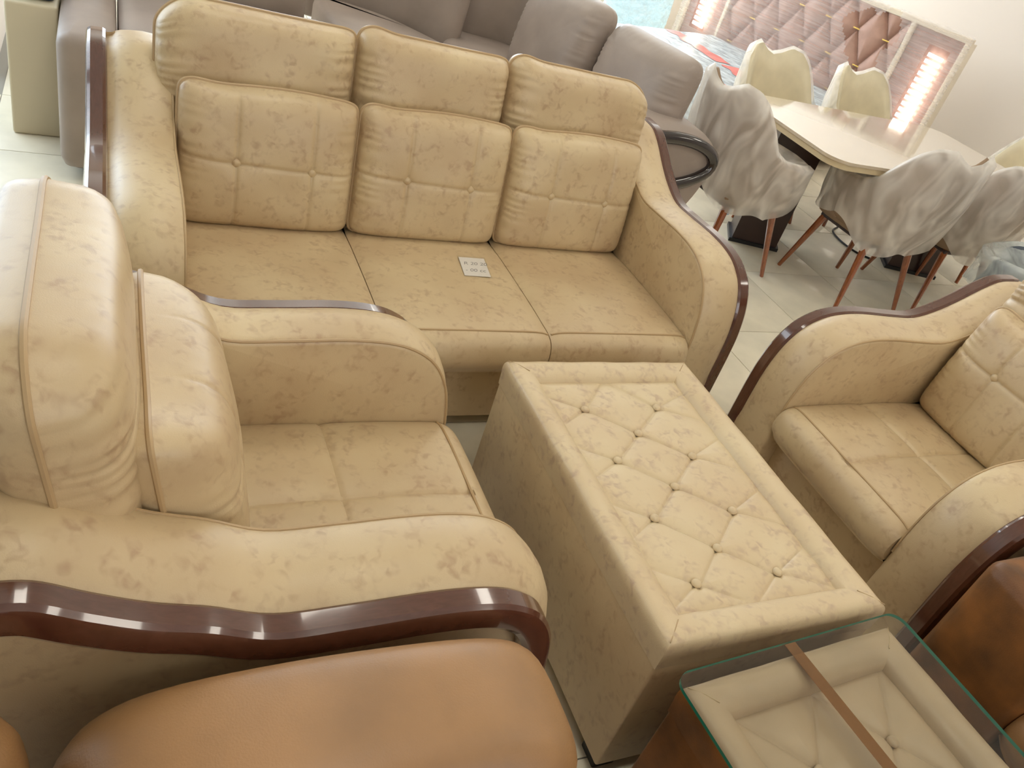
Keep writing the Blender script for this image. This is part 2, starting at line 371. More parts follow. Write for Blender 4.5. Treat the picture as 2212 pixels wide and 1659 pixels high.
# ------------------------------------------------------------------ beige seating
def arm_profile(rise=0.0, dep=.92):
    dz = -rise*.4
    P = [(0, .05), (0, .2), (0, .36), (.006, .46+dz), (.028, .55+dz), (.07, .62+dz), (.13, .662+dz), (.2, .682+dz), (.3, .688+dz), (.44, .682+dz), (.55, .682+dz),
         (.64, .712-rise*.3), (.72, .757-rise*.7), (.79, .805-rise), (.86, .842-rise), (.93, .85-rise), (.975, .85-rise)]
    return P
def seating(name, label, cat, loc, rz, nseat, sw, rise=0.0, chair=False, group=None, seed=0, puff=0.0):
    R = thing(name, label, cat, loc, rz, group)
    Wd = nseat*sw; hw = Wd/2
    P = cr(arm_profile(rise), 4)
    bottom = [(.985, .80-rise), (.985, .6), (.985, .05)]
    # base
    lo = [(.075, .055), (.07, .07), (.07, .28), (.085, .295), (.9, .295), (.9, .055)]
    fixn(loft(lo, [(-hw+.001, .0), (-hw+.01, 0), (hw-.01, 0), (hw-.001, 0)], 'base', FAB, R))
    # back frame
    bf = cr([(.72, .28), (.80, .6), (.84, .82), (.86, .88), (.90, .90), (.94, .90), (.965, .83), (.97, .5), (.97, .055)], 3)
    bf = list(bf)+[(.72, .055)]
    fixn(loft(bf, [(-hw+.001, .012), (-hw+.012, 0), (hw-.012, 0), (hw-.001, .012)], 'back_frame', FAB, R))
    for s in (-1, 1):
        for d in (.12, .86): MB().tube([(s*(hw-.04 if d < .5 else hw-.04), d, 0), (s*(hw-.04), d, .056)], .022, 12, r1=.03).build('foot', BLACK, R)
    # seats
    for i in range(nseat):
        cx = -hw+sw*(i+.5)
        lo = cr([(.66, .295), (.3, .295), (.03, .295), (-.01, .31), (-.03, .345), (-.026, .385), (-.008, .415), (.030, .432), (.1, .437), (.2, .44), (.3, .441), (.4, .441), (.5, .44), (.6, .435), (.66, .43)], 16 if chair else 5)
        ring = []
        NR = 96 if chair else 32
        for k in range(NR+1):
            u = -1+2*k/NR; x = u*(sw/2-.0015)
            ring.append((x, .012*abs(u)**14+.004*abs(u)**4))
        def post(x, d, z, cx=cx):
            if z > .4 and d > .02:
                c = 0
                if chair:
                    for dist in (abs(x), abs(d-.33)): c += .005*math.exp(-(dist/.005)**1.3)+.004*math.exp(-(dist/.03)**1.2)
                z -= c
                z += .006*(1-(2*x/sw)**2)*math.sin(min(1, max(0, d/.6))*PI)
            return (x, d, z)
        o = fixn(loft(lo, ring, 'seat_cushion', FAB, R, lambda x, d, z, cx=cx: (x+cx, d, z), post=post))
        MB().tube([(cx+u*(sw/2-.006), .028+.004*abs(u)**6, .4325-.012*abs(u)**10) for u in np.linspace(-1, 1, 24)], .0035, 6).build('piping', PIPE, o)
    # lower back cushions and headrests
    for i in range(nseat):
        cx = -hw+sw*(i+.5)
        def xf(x, n, y, cx=cx):
            v = (y+.23)/.46
            d = .600+.055*puff/.06+.075*v - n*math.cos(.16); z = .43+y+.2075 - n*.03
            return (x+cx, d - .0*abs(x), z)
        w = sw-.008; h = .415
        if chair: seams = [((-w/2, .045), (w/2, .045)), ((-.085, -h/2), (-.085, h/2)), ((.085, -h/2), (.085, h/2)), ((-w/2, -.1), (w/2, -.1))][:3]; bt = [(-.085, .045), (.085, .045)]
        else: seams = [((-w/2, .01), (w/2, -.004)), ((-.1, -h/2), (-.1, h/2)), ((.125, -h/2), (.125, h/2))]; bt = [(-.1, .006), (.125, -.001)]
        wav = (lambda X, s=i: .008*np.sin(X*9+1.2)+.012*np.exp(-((X+w/2-.03)/.06)**2)-.006)
        pillow('back_cushion', w, h, .078+puff, .06, FAB, R, xf, seams=seams, buttons=bt, top=wav, ripple=.0016, sd=.0045, ss=.0035, seed=i+seed, corner=16, pw=9, pe=.5, dm=.12, fat=2.2, bd=.006, N=(110, 84))
    for i in range(nseat):
        cx = -hw+sw*(i+.5)
        fl_ = 1 if i == 0 else 0; fr_ = 1 if i == nseat-1 else 0
        ext = .055; w = sw-.004+ext*(fl_+fr_); h = .35; cx2 = cx+ext/2*(fr_-fl_)
        def xf2(x, n, y, cx=cx2):
            v = (y+.175)/.35
            return (x+cx, .795+.035*puff/.06+.045*v - n, .665+y+.175 - n*.02)
        def topf(X, a=fl_, b=fr_, w=w):
            t = np.zeros_like(X)
            if a: t = t-.06*np.clip(1-(X+w/2)/.12, 0, 1)**2.2
            if b: t = t-.06*np.clip(1-(w/2-X)/.12, 0, 1)**2.2
            return t+.012*np.exp(-((X+w/2-.05)/.05)**2)*(1-a)-.004*np.sin(X*8)
        seams = [((-w/2, .02), (w/2, .02))] if chair else []
        pillow('headrest', w, h, .085+puff*.6, .08, FAB, R, xf2, seams=seams, top=topf, ripple=.0035, sd=.006, seed=i*3+1+seed, corner=14, N=(64, 56), pw=9, pe=.45, dm=.07)
    # arms
    for s in (-1, 1):
        AW = .168 if (chair or s > 0) else .195
        loop = [tuple(p) for p in P]+bottom
        loop = np.array(list(P)+[np.array(b) for b in bottom])
        n = len(loop); crown = np.ones(n); crown[-2:] = 0; crown[:6] = .5
        rings = []
        for x, ins in [(0, .016), (.003, .006), (.010, .001), (.02, -.002), (.045, -.008), (.08, -.011), (.11, -.009), (.14, -.002), (.155, .006), (.164, .014), (AW, .022)]:
            rings.append((x, ins*crown*(1 if not rise or x < .1 else 1)+(.020*crown*max(0, (x-.09)/.078)**1.5 if rise else 0)))
        a = fixn(loft(loop, rings, 'arm', FAB, R, lambda x, d, z, s=s: (s*(hw+x), d, z), sharp=60))
        MB().tube([(s*(hw+.004), p[0]+.003, p[1]-.004) for p in P[8:]], .0038, 6).build('piping', PIPE, a)
        # outer shaped wood trim
        tdr = .020 if rise else 0
        Q = cr(arm_profile(rise)[0:], 5); V = []; F = []
        m = len(Q)
        cs = [(-.004, -.060), (.034, -.060), (.044, -.056), (.050, -.046), (.050, -.012), (.046, -.003), (.038, .003), (.006, .004), (-.002, 0), (-.006, -.008)]
        T = np.gradient(Q, axis=0); T /= np.linalg.norm(T, axis=1)[:, None]; Nn = np.stack([-T[:, 1], T[:, 0]], 1)
        for q, nn in zip(Q, Nn):
            for cxx, cn in cs: V.append((s*(hw+AW-.012+cxx), q[0]+nn[0]*(cn-.004-tdr), q[1]+nn[1]*(cn-.004-tdr)))
        k = len(cs)
        for i in range(m-1):
            for j in range(k): l = (j+1) % k; F.append((i*k+j, i*k+l, i*k+k+l, i*k+k+j))
        F.append(tuple(range(k))); F.append(tuple((m-1)*k+j for j in range(k))[::-1])
        tr = fixn(mk('wood_trim', V, F, WOODT, R, True, 28)); tr['label'] = 'glossy dark red-brown wooden arm trim'
    return R

SOFA_Y = 1.845
seating('three_seat_sofa', 'long tan printed three-seat sofa with buttoned back cushions and dark wooden arm trims', 'sofa', (.975, SOFA_Y, 0), 0, 3, .535)
seating('armchair', 'left tan printed armchair seen side-on, glossy wooden arm trim towards the camera', 'armchair', (.775, 1.215, 0), PI/2, 1, .53, rise=.05, chair=True, group='tan armchairs', seed=5, puff=.06)
seating('armchair', 'tan printed armchair at the right facing the quilted coffee table', 'armchair', (1.945, 1.228, 0), -PI/2, 1, .55, chair=True, group='tan armchairs', seed=9, puff=.012)

# price card on the middle seat
tg = thing('price_card', 'small white price card with handwriting in a clear sleeve on the sofa seat', 'card', (1.098, 2.225, .4475), -.02)
tv = lambda x, y: (x+y*.12, y)
def quad(hw_, hh, z0, z1): 
    V = [(*tv(x, y), z) for z in (z0, z1) for x, y in ((-hw_, -hh), (hw_, -hh), (hw_, hh), (-hw_, hh))]
    return V, [(3, 2, 1, 0), (4, 5, 6, 7), (0, 1, 5, 4), (1, 2, 6, 5), (2, 3, 7, 6), (3, 0, 4, 7)]
m_ = MB(); m_.add(*quad(.047, .060, .0005, .0015)); m_.build('card', PAPER, tg, False)
m_ = MB(); m_.add(*quad(.051, .068, .0017, .0021)); m_.build('sleeve', SLEEVE, tg, False)
for txt, x, y in (('R 20 20', -.035, .012), ('- 00 cc', -.042, -.032)):
    cu = bpy.data.curves.new('handwriting', 'FONT'); cu.body = txt; cu.size = .027; cu.shear = .3; cu.extrude = .00005
    o = bpy.data.objects.new('tmp', cu); C.objects.link(o); me = bpy.data.meshes.new_from_object(o.evaluated_get(bpy.context.evaluated_depsgraph_get())); bpy.data.objects.remove(o)
    o = bpy.data.objects.new('handwriting', me); C.objects.link(o); o.parent = tg; o.location = (x, y, .0016); me.materials.clear(); me.materials.append(INK)

# ------------------------------------------------------------------ quilted tables
def tufted_table(name, label, loc, rz, W_, L_, H, zb, brd, btn, mat, sidemat, frame_up=.022, cell=None, pin=.006, cat='table'):
    """origin at the front-left foot; buttons in local x,y"""
    R = thing(name, label, cat, loc, rz)
    # body with slightly padded faces and rounded top edge
    b = MB().box(0.002, W_-.002, .002, L_-.002, zb, H-.064, .006); b.build('body', sidemat, R)
    for x in (.05, W_-.05):
        for y in (.05, L_-.05): MB().box(x-.03, x+.03, y-.03, y+.03, 0, zb+.005, .004).build('foot', BLACK, R)
    # padded frame: swept section around the rectangle, mitred corners
    sec = [(0.001, -.080), (0, -.05), (-.001, -.03), (.000, -.014), (.006, -.002), (.02, .004), (.034, .004), (brd-.028, .001), (brd-.012, -.006), (brd-.002, -.018), (brd, -frame_up-.012), (brd*.6, -.05)]
    sec = list(cr(sec, 3))
    cor = [(0, 0, 1, 1), (W_, 0, -1, 1), (W_, L_, -1, -1), (0, L_, 1, -1)]
    V = []; F = []; n = len(sec)
    for i in range(4):
        a = cor[i]; c = cor[(i+1) % 4]
        for k in range(12):
            t = k/12
            for d, z in sec:
                w_ = .0012*math.sin(k*1.9+i)*(1 if 0 < k < 12 else 0)
                px = a[0]+d*a[2]; py = a[1]+d*a[3]; qx = c[0]+d*c[2]; qy = c[1]+d*c[3]
                V.append((px+(qx-px)*t, py+(qy-py)*t, H+z-.004+w_))
    m = 48
    for i in range(m):
        for k in range(n-1): j = (i+1) % m; F.append((i*n+k, j*n+k, j*n+k+1, i*n+k+1))
    fr = fixn(mk('top_frame', V, F, mat, R, True, 50))
    if sidemat is BROWND:
        fr.data.materials.append(sidemat)
        for pl_ in fr.data.polygons:
            c_ = pl_.center
            if c_.z < H-.014 and min(c_.x, W_-c_.x, c_.y, L_-c_.y) < .006: pl_.material_index = 1
    for (x, y, sx, sy_) in cor:   # mitre stitches
        MB().tube([(x+sx*.006, y+sy_*.006, H-.003), (x+sx*.03, y+sy_*.03, H+.0003), (x+sx*(brd-.025), y+sy_*(brd-.025), H-.002)], .0012, 5).build('stitch', PIPE, fr)
    # quilted panel
    x0, x1, y0, y1 = brd-.006, W_-brd+.006, brd-.006, L_-brd+.006
    nx, ny = 170, int(170*(y1-y0)/(x1-x0)*.9)
    X, Y = np.meshgrid(np.linspace(x0, x1, nx+1), np.linspace(y0, y1, ny+1))
    Z = np.zeros_like(X); dmin = np.full_like(X, 9.)
    for a, c in cell: dmin = np.minimum(dmin, seg_d(X, Y, a, c))
    edge = np.minimum(np.minimum(X-x0, x1-X), np.minimum(Y-y0, y1-Y))
    Z = .011*(1-np.exp(-(dmin/.026)**.9))-.0025*np.exp(-(dmin/.003)**2)
    Z = Z*(1-np.exp(-edge/.02))
    for bx, by in btn: Z -= .006*np.exp(-(np.hypot(X-bx, Y-by)/.016)**2)
    Z += H-frame_up-.006
    W1 = nx+1
    V = [(X[i, j], Y[i, j], Z[i, j]) for i in range(ny+1) for j in range(nx+1)]
    F = [(i*W1+j, i*W1+j+1, i*W1+W1+j+1, i*W1+W1+j) for i in range(ny) for j in range(nx)]
    k = len(V); V += [(x0, y0, H-.06), (x1, y0, H-.06), (x1, y1, H-.06), (x0, y1, H-.06)]
    F += [(k, k+3, k+2, k+1)]
    pn = mk('quilted_panel', V, F, mat, R)
    for bx, by in btn:
        MB().dome((bx, by, H-frame_up-.0050), (0, 0, 1), .0120, .0080).build('button', mat, pn)
    return R
TX, TY, TW, TL = .974, .702, .612, .932
bt = [(x-TX, y-TY) for y in (1.443, 1.243, 1.045, .851) for x in (1.146, 1.380)]+[(1.262-TX, y-TY) for y in (1.34, 1.14, .938)]
cells = []
bx0, bx1, bxc = 1.146-TX, 1.380-TX, 1.262-TX
ys2 = [1.443-TY, 1.243-TY, 1.045-TY, .851-TY]; yc = [1.34-TY, 1.14-TY, .938-TY]
for y in yc:
    for yy in (y+.1, y-.1):
        for x in (bx0, bx1): cells.append(((bxc, y), (x, yy)))
for y in ys2:
    cells += [((bx0, y), (.078, y+.055)), ((bx0, y), (.078, y-.055)), ((bx1, y), (TW-.078, y+.06)), ((bx1, y), (TW-.078, y-.06))]
cells += [((bx0, ys2[0]), (bxc-.01, TL-.075)), ((bx1, ys2[0]), (bxc+.01, TL-.075)), ((bx0, ys2[3]), (bxc-.005, .075)), ((bx1, ys2[3]), (bxc+.005, .075))]
tufted_table('coffee_table', 'tan printed coffee table with diamond-quilted buttoned top before the long sofa', (TX, TY, 0), 0, TW, TL, .505, .05, .078, bt, FABL, FAB, cell=cells)

GW, GL = .64, .92
gx, gy, gz = .934, .632, .51
ga = math.radians(4.0)
bw, bl = .585, .87
b2 = [(.19, y) for y in (.66, .40, .14)]+[(.395, y) for y in (.66, .40, .14)]
c2 = []
for y in (.66, .40, .14):
    c2 += [((.19, y), (.09, y+.13)), ((.395, y), (.495, y+.13)), ((.19, y), (.293, y+.13)), ((.395, y), (.293, y+.13)), ((.19, y), (.09, y-.13)), ((.395, y), (.495, y-.13)), ((.19, y), (.293, y-.13)), ((.395, y), (.293, y-.13))]
sx_, sy2 = math.cos(ga), math.sin(ga)
ox, oy = gx+.018*sx_, gy+.018*sy2
loc2 = (ox+bl*sy2, oy-.018-bl*sx_, 0)
tufted_table('side_table', 'brown leather table with a beige quilted top lying under a sheet of glass', loc2, ga, bw, bl, (.51), .05, .076, b2, BEIGE, BROWND, frame_up=.03, cell=c2)
gt = thing('glass_sheet', 'clear green-edged glass sheet with brown tape strip on the beige quilted table', 'glass', (gx+.0, gy-.0, .513), ga)
def rrect(x0, x1, y0, y1, r, n=8):
    P = []
    for cx_, cy_, a in ((x1-r, y1-r, 0), (x0+r, y1-r, 90), (x0+r, y0+r, 180), (x1-r, y0+r, 270)):
        for k in range(n+1): t = math.radians(a+90*k/n); P.append((cx_+r*math.cos(t), cy_+r*math.sin(t)))
    return P
def slab(name, P, z0, z1, mat, parent, ch=.0, sidemat=None):
    n = len(P); V = [(x, y, z) for z in (z0, z1) for x, y in P]; F = [tuple(range(n))[::-1], tuple(range(n, 2*n))]+[(k, (k+1) % n, n+(k+1) % n, n+k) for k in range(n)]
    o = mk(name, V, F, mat, parent, True, 40)
    if sidemat:
        o.data.materials.append(sidemat)
        for i, p in enumerate(o.data.polygons):
            if i > 1: p.material_index = 1
    return o
slab('glass_pane', rrect(0, GW, -GL, 0, .035), 0, .008, GLASS, gt, sidemat=GEDGE)
V = [(x, y, z) for z in (.0082, .0086) for x, y in ((.285, -.004), (.315, -.004), (.348, -GL+.01), (.318, -GL+.01))]
tp = mk('tape_strip', V, [(3, 2, 1, 0), (4, 5, 6, 7), (0, 1, 5, 4), (1, 2, 6, 5), (2, 3, 7, 6), (3, 0, 4, 7)], TAPE, gt, False); tp['label'] = 'translucent brown tape strip'

# ------------------------------------------------------------------ brown leather chairs in the foreground
def brown_chair(loc, rz, label, square=False, seedv=0):
    R = thing('leather_armchair', label, 'armchair', loc, rz, 'brown leather armchairs')
    hw = .28
    fixn(loft([(.06, .06), (.05, .08), (.05, .27), (.07, .29), (.86, .29), (.86, .06)], [(-hw+.001, 0), (-hw+.01, 0), (hw-.01, 0), (hw-.001, 0)], 'base', BROWND, R))
    lo = cr([(.66, .29), (.3, .29), (.04, .29), (.0, .32), (-.01, .37), (.01, .42), (.06, .445), (.2, .455), (.4, .455), (.6, .45), (.66, .44)], 5)
    fixn(loft(lo, [(u*(hw-.002), .035*abs(u)**8) for u in np.linspace(-1, 1, 25)], 'seat_cushion', BROWN, R))
    def xf(x, n, y): return (x, .68+.08*(y+.25)-n, .69+y-.1*n)
    pillow('back_cushion', .55, .46, .15, .08, BROWN, R, xf, ripple=.003, pipe=.004, pipemat=BROWND, seed=seedv)
    fixn(loft(cr([(.752, .06), (.752, .4), (.755, .58), (.775, .665), (.85, .71), (.92, .70), (.95, .62), (.95, .06)], 4), [(-hw-.24, .05), (-hw-.235, .025), (-hw-.21, .006), (-hw-.17, 0), (hw+.17, 0), (hw+.21, .006), (hw+.235, .025), (hw+.24, .05)], 'back_frame', BROWN, R))
    for s in (-1, 1):
        # thick padded arm, rounded over the top and front
        P = cr([(.0, .06), (0, .3), (.002, .52), (.02, .605), (.07, .65), (.16, .675), (.3, .685), (.44, .685), (.58, .672), (.67, .64), (.73, .57), (.75, .45), (.75, .06)], 4)
        rings = []
        for k in range(15):
            u = -1+2*k/14; x = .125+u*.125
            rings.append((x, .06*(1-math.sqrt(max(0, 1-abs(u)**3.6))) if not square else .022*abs(u)**10))
        if square: P = cr([(.0, .06), (0, .3), (0, .58), (.004, .625), (.02, .648), (.06, .655), (.3, .66), (.7, .66), (.80, .65), (.82, .60), (.82, .06)], 3)
        L = np.array(P); n = len(L)
        rr = [(x, ins*np.array([1.0 if p[1] > .35 else max(.15, (p[1]-.05)/.3) for p in L])) for x, ins in rings]
        fixn(loft(L, rr, 'arm', BROWND if square else BROWN, R, lambda x, d, z, s=s: (s*(hw+x), d, z), sharp=70))
    for sx in (-1, 1):
        for d in (.12, .8): MB().tube([(sx*.2, d, 0), (sx*.2, d, .062)], .02, 10, r1=.026).build('foot', BLACK, R)
    return R
brown_chair((.66, .176, 0), PI/2, 'brown leather armchair at the near left against the wooden arm trim')
brown_chair((1.80, .16, 0), -PI/2, 'brown leather armchair in the near right corner, beside the right tan armchair', square=True, seedv=3)

# ------------------------------------------------------------------ grey corner sofa behind
G = thing('corner_sofa', 'large grey corner sofa behind the tan sofa with an oval dark wooden arm ring', 'sofa', (0, 0, 0))
def prism(name, P, z0, z1, mat, parent, r=.03, puff=0.0):
    """rounded-edge slab over polygon P (counter-clockwise)"""
    import bmesh
    P = np.array(P, float); n = len(P); c = P.mean(0)
    T = np.roll(P, -1, 0)-np.roll(P, 1, 0); T /= np.linalg.norm(T, axis=1)[:, None]; N = np.stack([-T[:, 1], T[:, 0]], 1)
    V = []; F = []
    lv = [(r, z0), (r*.3, z0+r*.3), (0, z0+r), (0, z1-r), (r*.1, z1-r*.55), (r*.4, z1-r*.2), (r, z1)]
    for ins, z in lv:
        for q in P+N*ins: V.append((q[0], q[1], z))
    if puff:
        for f in (.6, .3): 
            for q in (P+N*r-c)*f+c: V.append((q[0], q[1], z1+puff*(1-f)))
            lv.append(0)
    for i in range(len(lv)-1):
        for k in range(n): l = (k+1) % n; F.append((i*n+k, i*n+l, i*n+n+l, i*n+n+k))
    F.append(tuple(range(n))[::-1]); F.append(tuple((len(lv)-1)*n+k for k in range(n)))
    return fixn(mk(name, V, F, mat, parent, True, 60))
def rc(x0, x1, y0, y1, r): return rrect(x0, x1, y0, y1, r, 5)
prism('base', rc(-.15, 1.9, 3.52, 4.45, .05), .05, .22, GREYD, G, .02)
prism('base', rc(1.35, 2.35, 3.0, 4.9, .05), .05, .22, GREYD, G, .02)
for x in (-.1, .5, 1.3): MB().box(x, x+.05, 3.58, 3.63, 0, .055, .004).build('foot', BLACK, G)
MB().box(2.2, 2.25, 3.06, 3.11, 0, .055, .004).build('foot', BLACK, G)
prism('end_panel', rc(-.178, .03, 3.5, 4.3, .05), .05, .595, GREY, G, .05, .006)
prism('seat_cushion', rc(.035, .98, 3.5, 4.36, .05), .22, .60, GREY, G, .06, .012)
# curved corner: arc boundary of the seat
arc = [(1.0, 3.5), (1.62, 3.5), (1.66, 4.2), (1.62, 4.33), (1.47, 4.57), (1.35, 4.70), (1.2, 4.79), (1.06, 4.82), (1.0, 4.80)]
prism('seat_cushion', [tuple(p) for p in cr(arc[2:], 4)]+[(1.0, 3.55), (1.04, 3.5), (1.6, 3.5), (1.66, 3.55)], .22, .60, GREY, G, .05, .0)
def bend_back(pts, name, z0, z1, t, seed, mat=GREY, lean=.12, n=24, m=18):
    """upright puffy back cushion along a plan polyline, leaning away"""
    Q = cr(pts, 12); T = np.gradient(Q, axis=0); T /= np.linalg.norm(T, axis=1)[:, None]; N = np.stack([-T[:, 1], T[:, 0]], 1)
    k = len(Q); loop = []
    V = []; F = []
    A = [2*PI*a/28 for a in range(28)]
    for i in range(k):
        u = -1+2*i/(k-1); sc = (1-abs(u)**6)**.4 if abs(u) < 1 else .0
        sc = max(.18, sc)
        for a in A:
            ca, sa = math.cos(a), math.sin(a)
            nn = t/2*math.copysign(abs(ca)**.65, ca)*sc; zz = (z0+z1)/2+(z1-z0)/2*math.copysign(abs(sa)**.6, sa)*(.96+.04*sc)
            wr = .006*math.sin(i*1.3+seed)*max(0, sa)**3 + .005*math.sin(i*.7+3*a+seed)
            V.append((Q[i][0]+N[i][0]*(nn+wr+lean*(zz-z0)), Q[i][1]+N[i][1]*(nn+wr+lean*(zz-z0)), zz))
    r = len(A)
    for i in range(k-1):
        for j in range(r): l = (j+1) % r; F.append((i*r+j, i*r+l, i*r+r+l, i*r+r+j))
    F.append(tuple(range(r))); F.append(tuple((k-1)*r+j for j in range(r))[::-1])
    return fixn(mk(name, V, F, mat, G))
bend_back([(.02, 4.40), (.5, 4.44), (.98, 4.85)][:2]+[(.9, 4.52)], 'back_cushion', .5, 1.0, .2, 1, GREY, .1)
bend_back([(.95, 4.95), (1.35, 4.86), (1.72, 4.45)], 'back_cushion', .45, 1.0, .2, 2, GREY, .1)
bend_back([(1.75, 4.75), (2.1, 4.6), (2.35, 4.25)], 'back_cushion', .5, 1.05, .22, 3, GREY, .05)
prism('seat_cushion', [(1.66, 3.95), (2.0, 3.95), (2.3, 4.3), (2.2, 4.65), (1.75, 4.7), (1.62, 4.4)], .22, .60, GREY, G, .05, .015)
prism('seat_cushion', rc(1.4, 2.05, 3.2, 3.93, .05), .22, .60, GREY, G, .05, .015)
def gxf(cx, cy, ang, z0):
    c, s = math.cos(ang), math.sin(ang)
    def f(x, n, y):
        nn = -n+.16*(y+.25); return (cx+c*nn-s*x, cy+s*nn+c*x, z0+y+.25)
    return f
pillow('back_pillow', .58, .50, .13, .10, GREY, G, gxf(2.20, 3.36, .22, .53), ripple=.006, seed=2, pipe=0, pw=7, corner=9, pe=.6)
pillow('back_pillow', .62, .52, .13, .10, GREY, G, gxf(2.04, 3.96, .18, .55), ripple=.005, seed=4, pipe=0, pw=7, corner=9, pe=.6)
fixn(loft([(3.12, .25), (4.4, .25), (4.4, .80), (3.3, .80), (3.12, .7)], [(2.30, .02), (2.32, 0), (2.40, 0), (2.42, .02)], 'back_frame', GREYD, G))
# right arm with its oval ring on the face turned to the camera
ap = cr([(1.75, .10), (1.72, .4), (1.78, .62), (1.95, .75), (2.15, .785), (2.36, .775), (2.49, .72), (2.54, .62), (2.51, .48), (2.44, .32), (2.40, .12)], 6)
loopa = [(p[0], p[1]) for p in ap]
fixn(loft(loopa, [(y, .03*abs(u)**6) for u, y in [(u, 3.11+.13*u) for u in np.linspace(-1, 1, 9)]], 'arm', GREY, G, lambda y, x, z: (x, y, z)))
ov = [(2.20+.30*math.cos(a), 2.972, .615+.115*math.sin(a)+.02*math.cos(a)) for a in [2*PI*k/40 for k in range(40)]]
V = []; F = []
cs = [(-.028, 0), (-.024, -.016), (-.008, -.026), (.012, -.024), (.026, -.012), (.028, .012), (-.026, .014)]
ctr = np.array([2.20, .615])
for p in ov:
    d = np.array([(p[0]-ctr[0])/.30**2, (p[2]-ctr[1])/.115**2]); d /= np.linalg.norm(d)
    for a, b in cs: V.append((p[0]+d[0]*a, p[1]+b, p[2]+d[1]*a))
n = len(cs)
for i in range(40):
    for j in range(n): l = (j+1) % n; k2 = (i+1) % 40; F.append((i*n+j, i*n+l, k2*n+l, k2*n+j))
ring = fixn(mk('arm_ring', V, F, OVER, G)); ring['label'] = 'glossy oval dark wooden ring on the arm face'

# cream board and navy bundle by the glass front
cb = MB().box(-.375, -.185, 3.93, 4.32, 0, .555, .012).build('cream_panel_box', CREAMB, None); cb.location = (0, 0, 0); tag(cb, 'yellowish cream upright box beside the end of the grey corner sofa', 'box')
bb = MB().box(-.37, -.19, 3.98, 4.40, .5555, .80, .03).build('navy_bundle', NAVY, None); tag(bb, 'dark navy blue cloth bundle on top of the cream box', 'bundle')

# ------------------------------------------------------------------ bed, headboard and mattress
T_ = Vector((-.295, .955, 0)).normalized(); Nn_ = Vector((T_.y, -T_.x, 0)); O_ = Vector((5.74, 4.64, 0))
hb_ang = math.atan2(T_.y, T_.x)
# local frame: x along T (0..2.65), y towards the room (-N), z up
Mh = Matrix((T_, -Nn_, Vector((0, 0, 1)))).transposed().to_4x4(); Mh.translation = O_
BED = thing('bed', 'bed with tufted pink headboard, ivory frame and bright slats under clear film', 'bed')
BED.matrix_world = Mh
MB().box(0, 2.65, -.09, -.02, .0, 1.20, .004).build('headboard_back', IVORY, BED)
fr = MB()
for x0, x1 in ((0, .035), (.455, .49), (2.16, 2.195), (2.615, 2.65)): fr.box(x0, x1, -.03, .045, .1, 1.20, .006)
fr.box(0, 2.65, -.03, .045, 1.19, 1.23, .006)
fr.build('headboard_frame', IVORY, BED)
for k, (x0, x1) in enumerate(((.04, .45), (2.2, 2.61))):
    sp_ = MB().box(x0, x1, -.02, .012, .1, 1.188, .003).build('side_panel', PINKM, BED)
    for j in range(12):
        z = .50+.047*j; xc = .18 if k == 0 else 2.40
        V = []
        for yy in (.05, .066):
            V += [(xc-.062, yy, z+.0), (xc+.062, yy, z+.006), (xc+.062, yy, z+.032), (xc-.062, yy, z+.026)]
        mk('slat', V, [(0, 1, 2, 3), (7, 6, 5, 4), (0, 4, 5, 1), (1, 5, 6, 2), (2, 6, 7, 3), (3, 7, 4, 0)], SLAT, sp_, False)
# long vertical tufts, staggered
hx0, hx1 = .49, 2.16; cw = (hx1-hx0)/12
nx, nz = 180, 90
X, Z = np.meshgrid(np.linspace(hx0, hx1, nx+1), np.linspace(.25, 1.19, nz+1))
D = np.full_like(X, 9.)
rowh = .25; clips = []
for i in range(-1, 14):
    for j in range(-1, 6):
        x = hx0+cw*i; z = .25+rowh*j*1.0
        if (i+j) % 2: continue
        for sx in (-1, 1):
            D = np.minimum(D, seg_d(X, Z, (x, z), (x+sx*cw, z+rowh)))
        if hx0+.02 < x < hx1-.02 and .3 < z < 1.17: clips.append((x, z))
Yh = -.01+.06*(1-np.exp(-D/.035))-.012*np.exp(-(D/.007)**2)
W1 = nx+1
mk('tufted_panel', [(X[i, j], Yh[i, j], Z[i, j]) for i in range(nz+1) for j in range(nx+1)], [(i*W1+j, i*W1+W1+j, i*W1+W1+j+1, i*W1+j+1) for i in range(nz) for j in range(nx)], PINK, BED)
for x, z in clips: MB().box(x-.034, x+.034, .004, .02, z-.006, z+.006, .003).build('gold_clip', GOLD, BED)
# film stretched over the headboard, torn open near the right side
nx, nz = 120, 70
V = []; F = []; idx = {}
for i in range(nz+1):
    for j in range(nx+1):
        x = -.02+2.69*j/nx; z = .12+1.125*i/nz
        y = .060+.003*math.sin(z*60+3*math.sin(x*3))+.004*noise.noise(Vector((x*3, z*22, 1)))
        V.append((x, y, z))
def torn(x, z): 
    dx = (x-.74)/.21; dz = (z-.95)/.27; a = math.atan2(dz, dx)
    return dx*dx+dz*dz < (1+.25*math.sin(3*a+.7)+.1*math.sin(7*a))**2
for i in range(nz):
    for j in range(nx):
        x, _, z = V[i*(nx+1)+j]
        if torn(x, z) or (.09 < x < .27 and .46 < z < 1.10) or (2.31 < x < 2.49 and .46 < z < 1.10): continue
        F.append((i*(nx+1)+j, (i+1)*(nx+1)+j, (i+1)*(nx+1)+j+1, i*(nx+1)+j+1))
o = mk('plastic_film', V, F, FILM, BED); o['label'] = 'clear crinkled plastic film, torn open'
MB().box(.45, 2.22, .05, 1.98, .08, .27, .012).build('bed_base', PINKM, BED)
mt = thing('mattress', 'mattress in milky blue-white plastic with printed red bands lying on the bed', 'mattress'); mt.matrix_world = Mh
mt.location = O_+Vector((0, 0, .272))
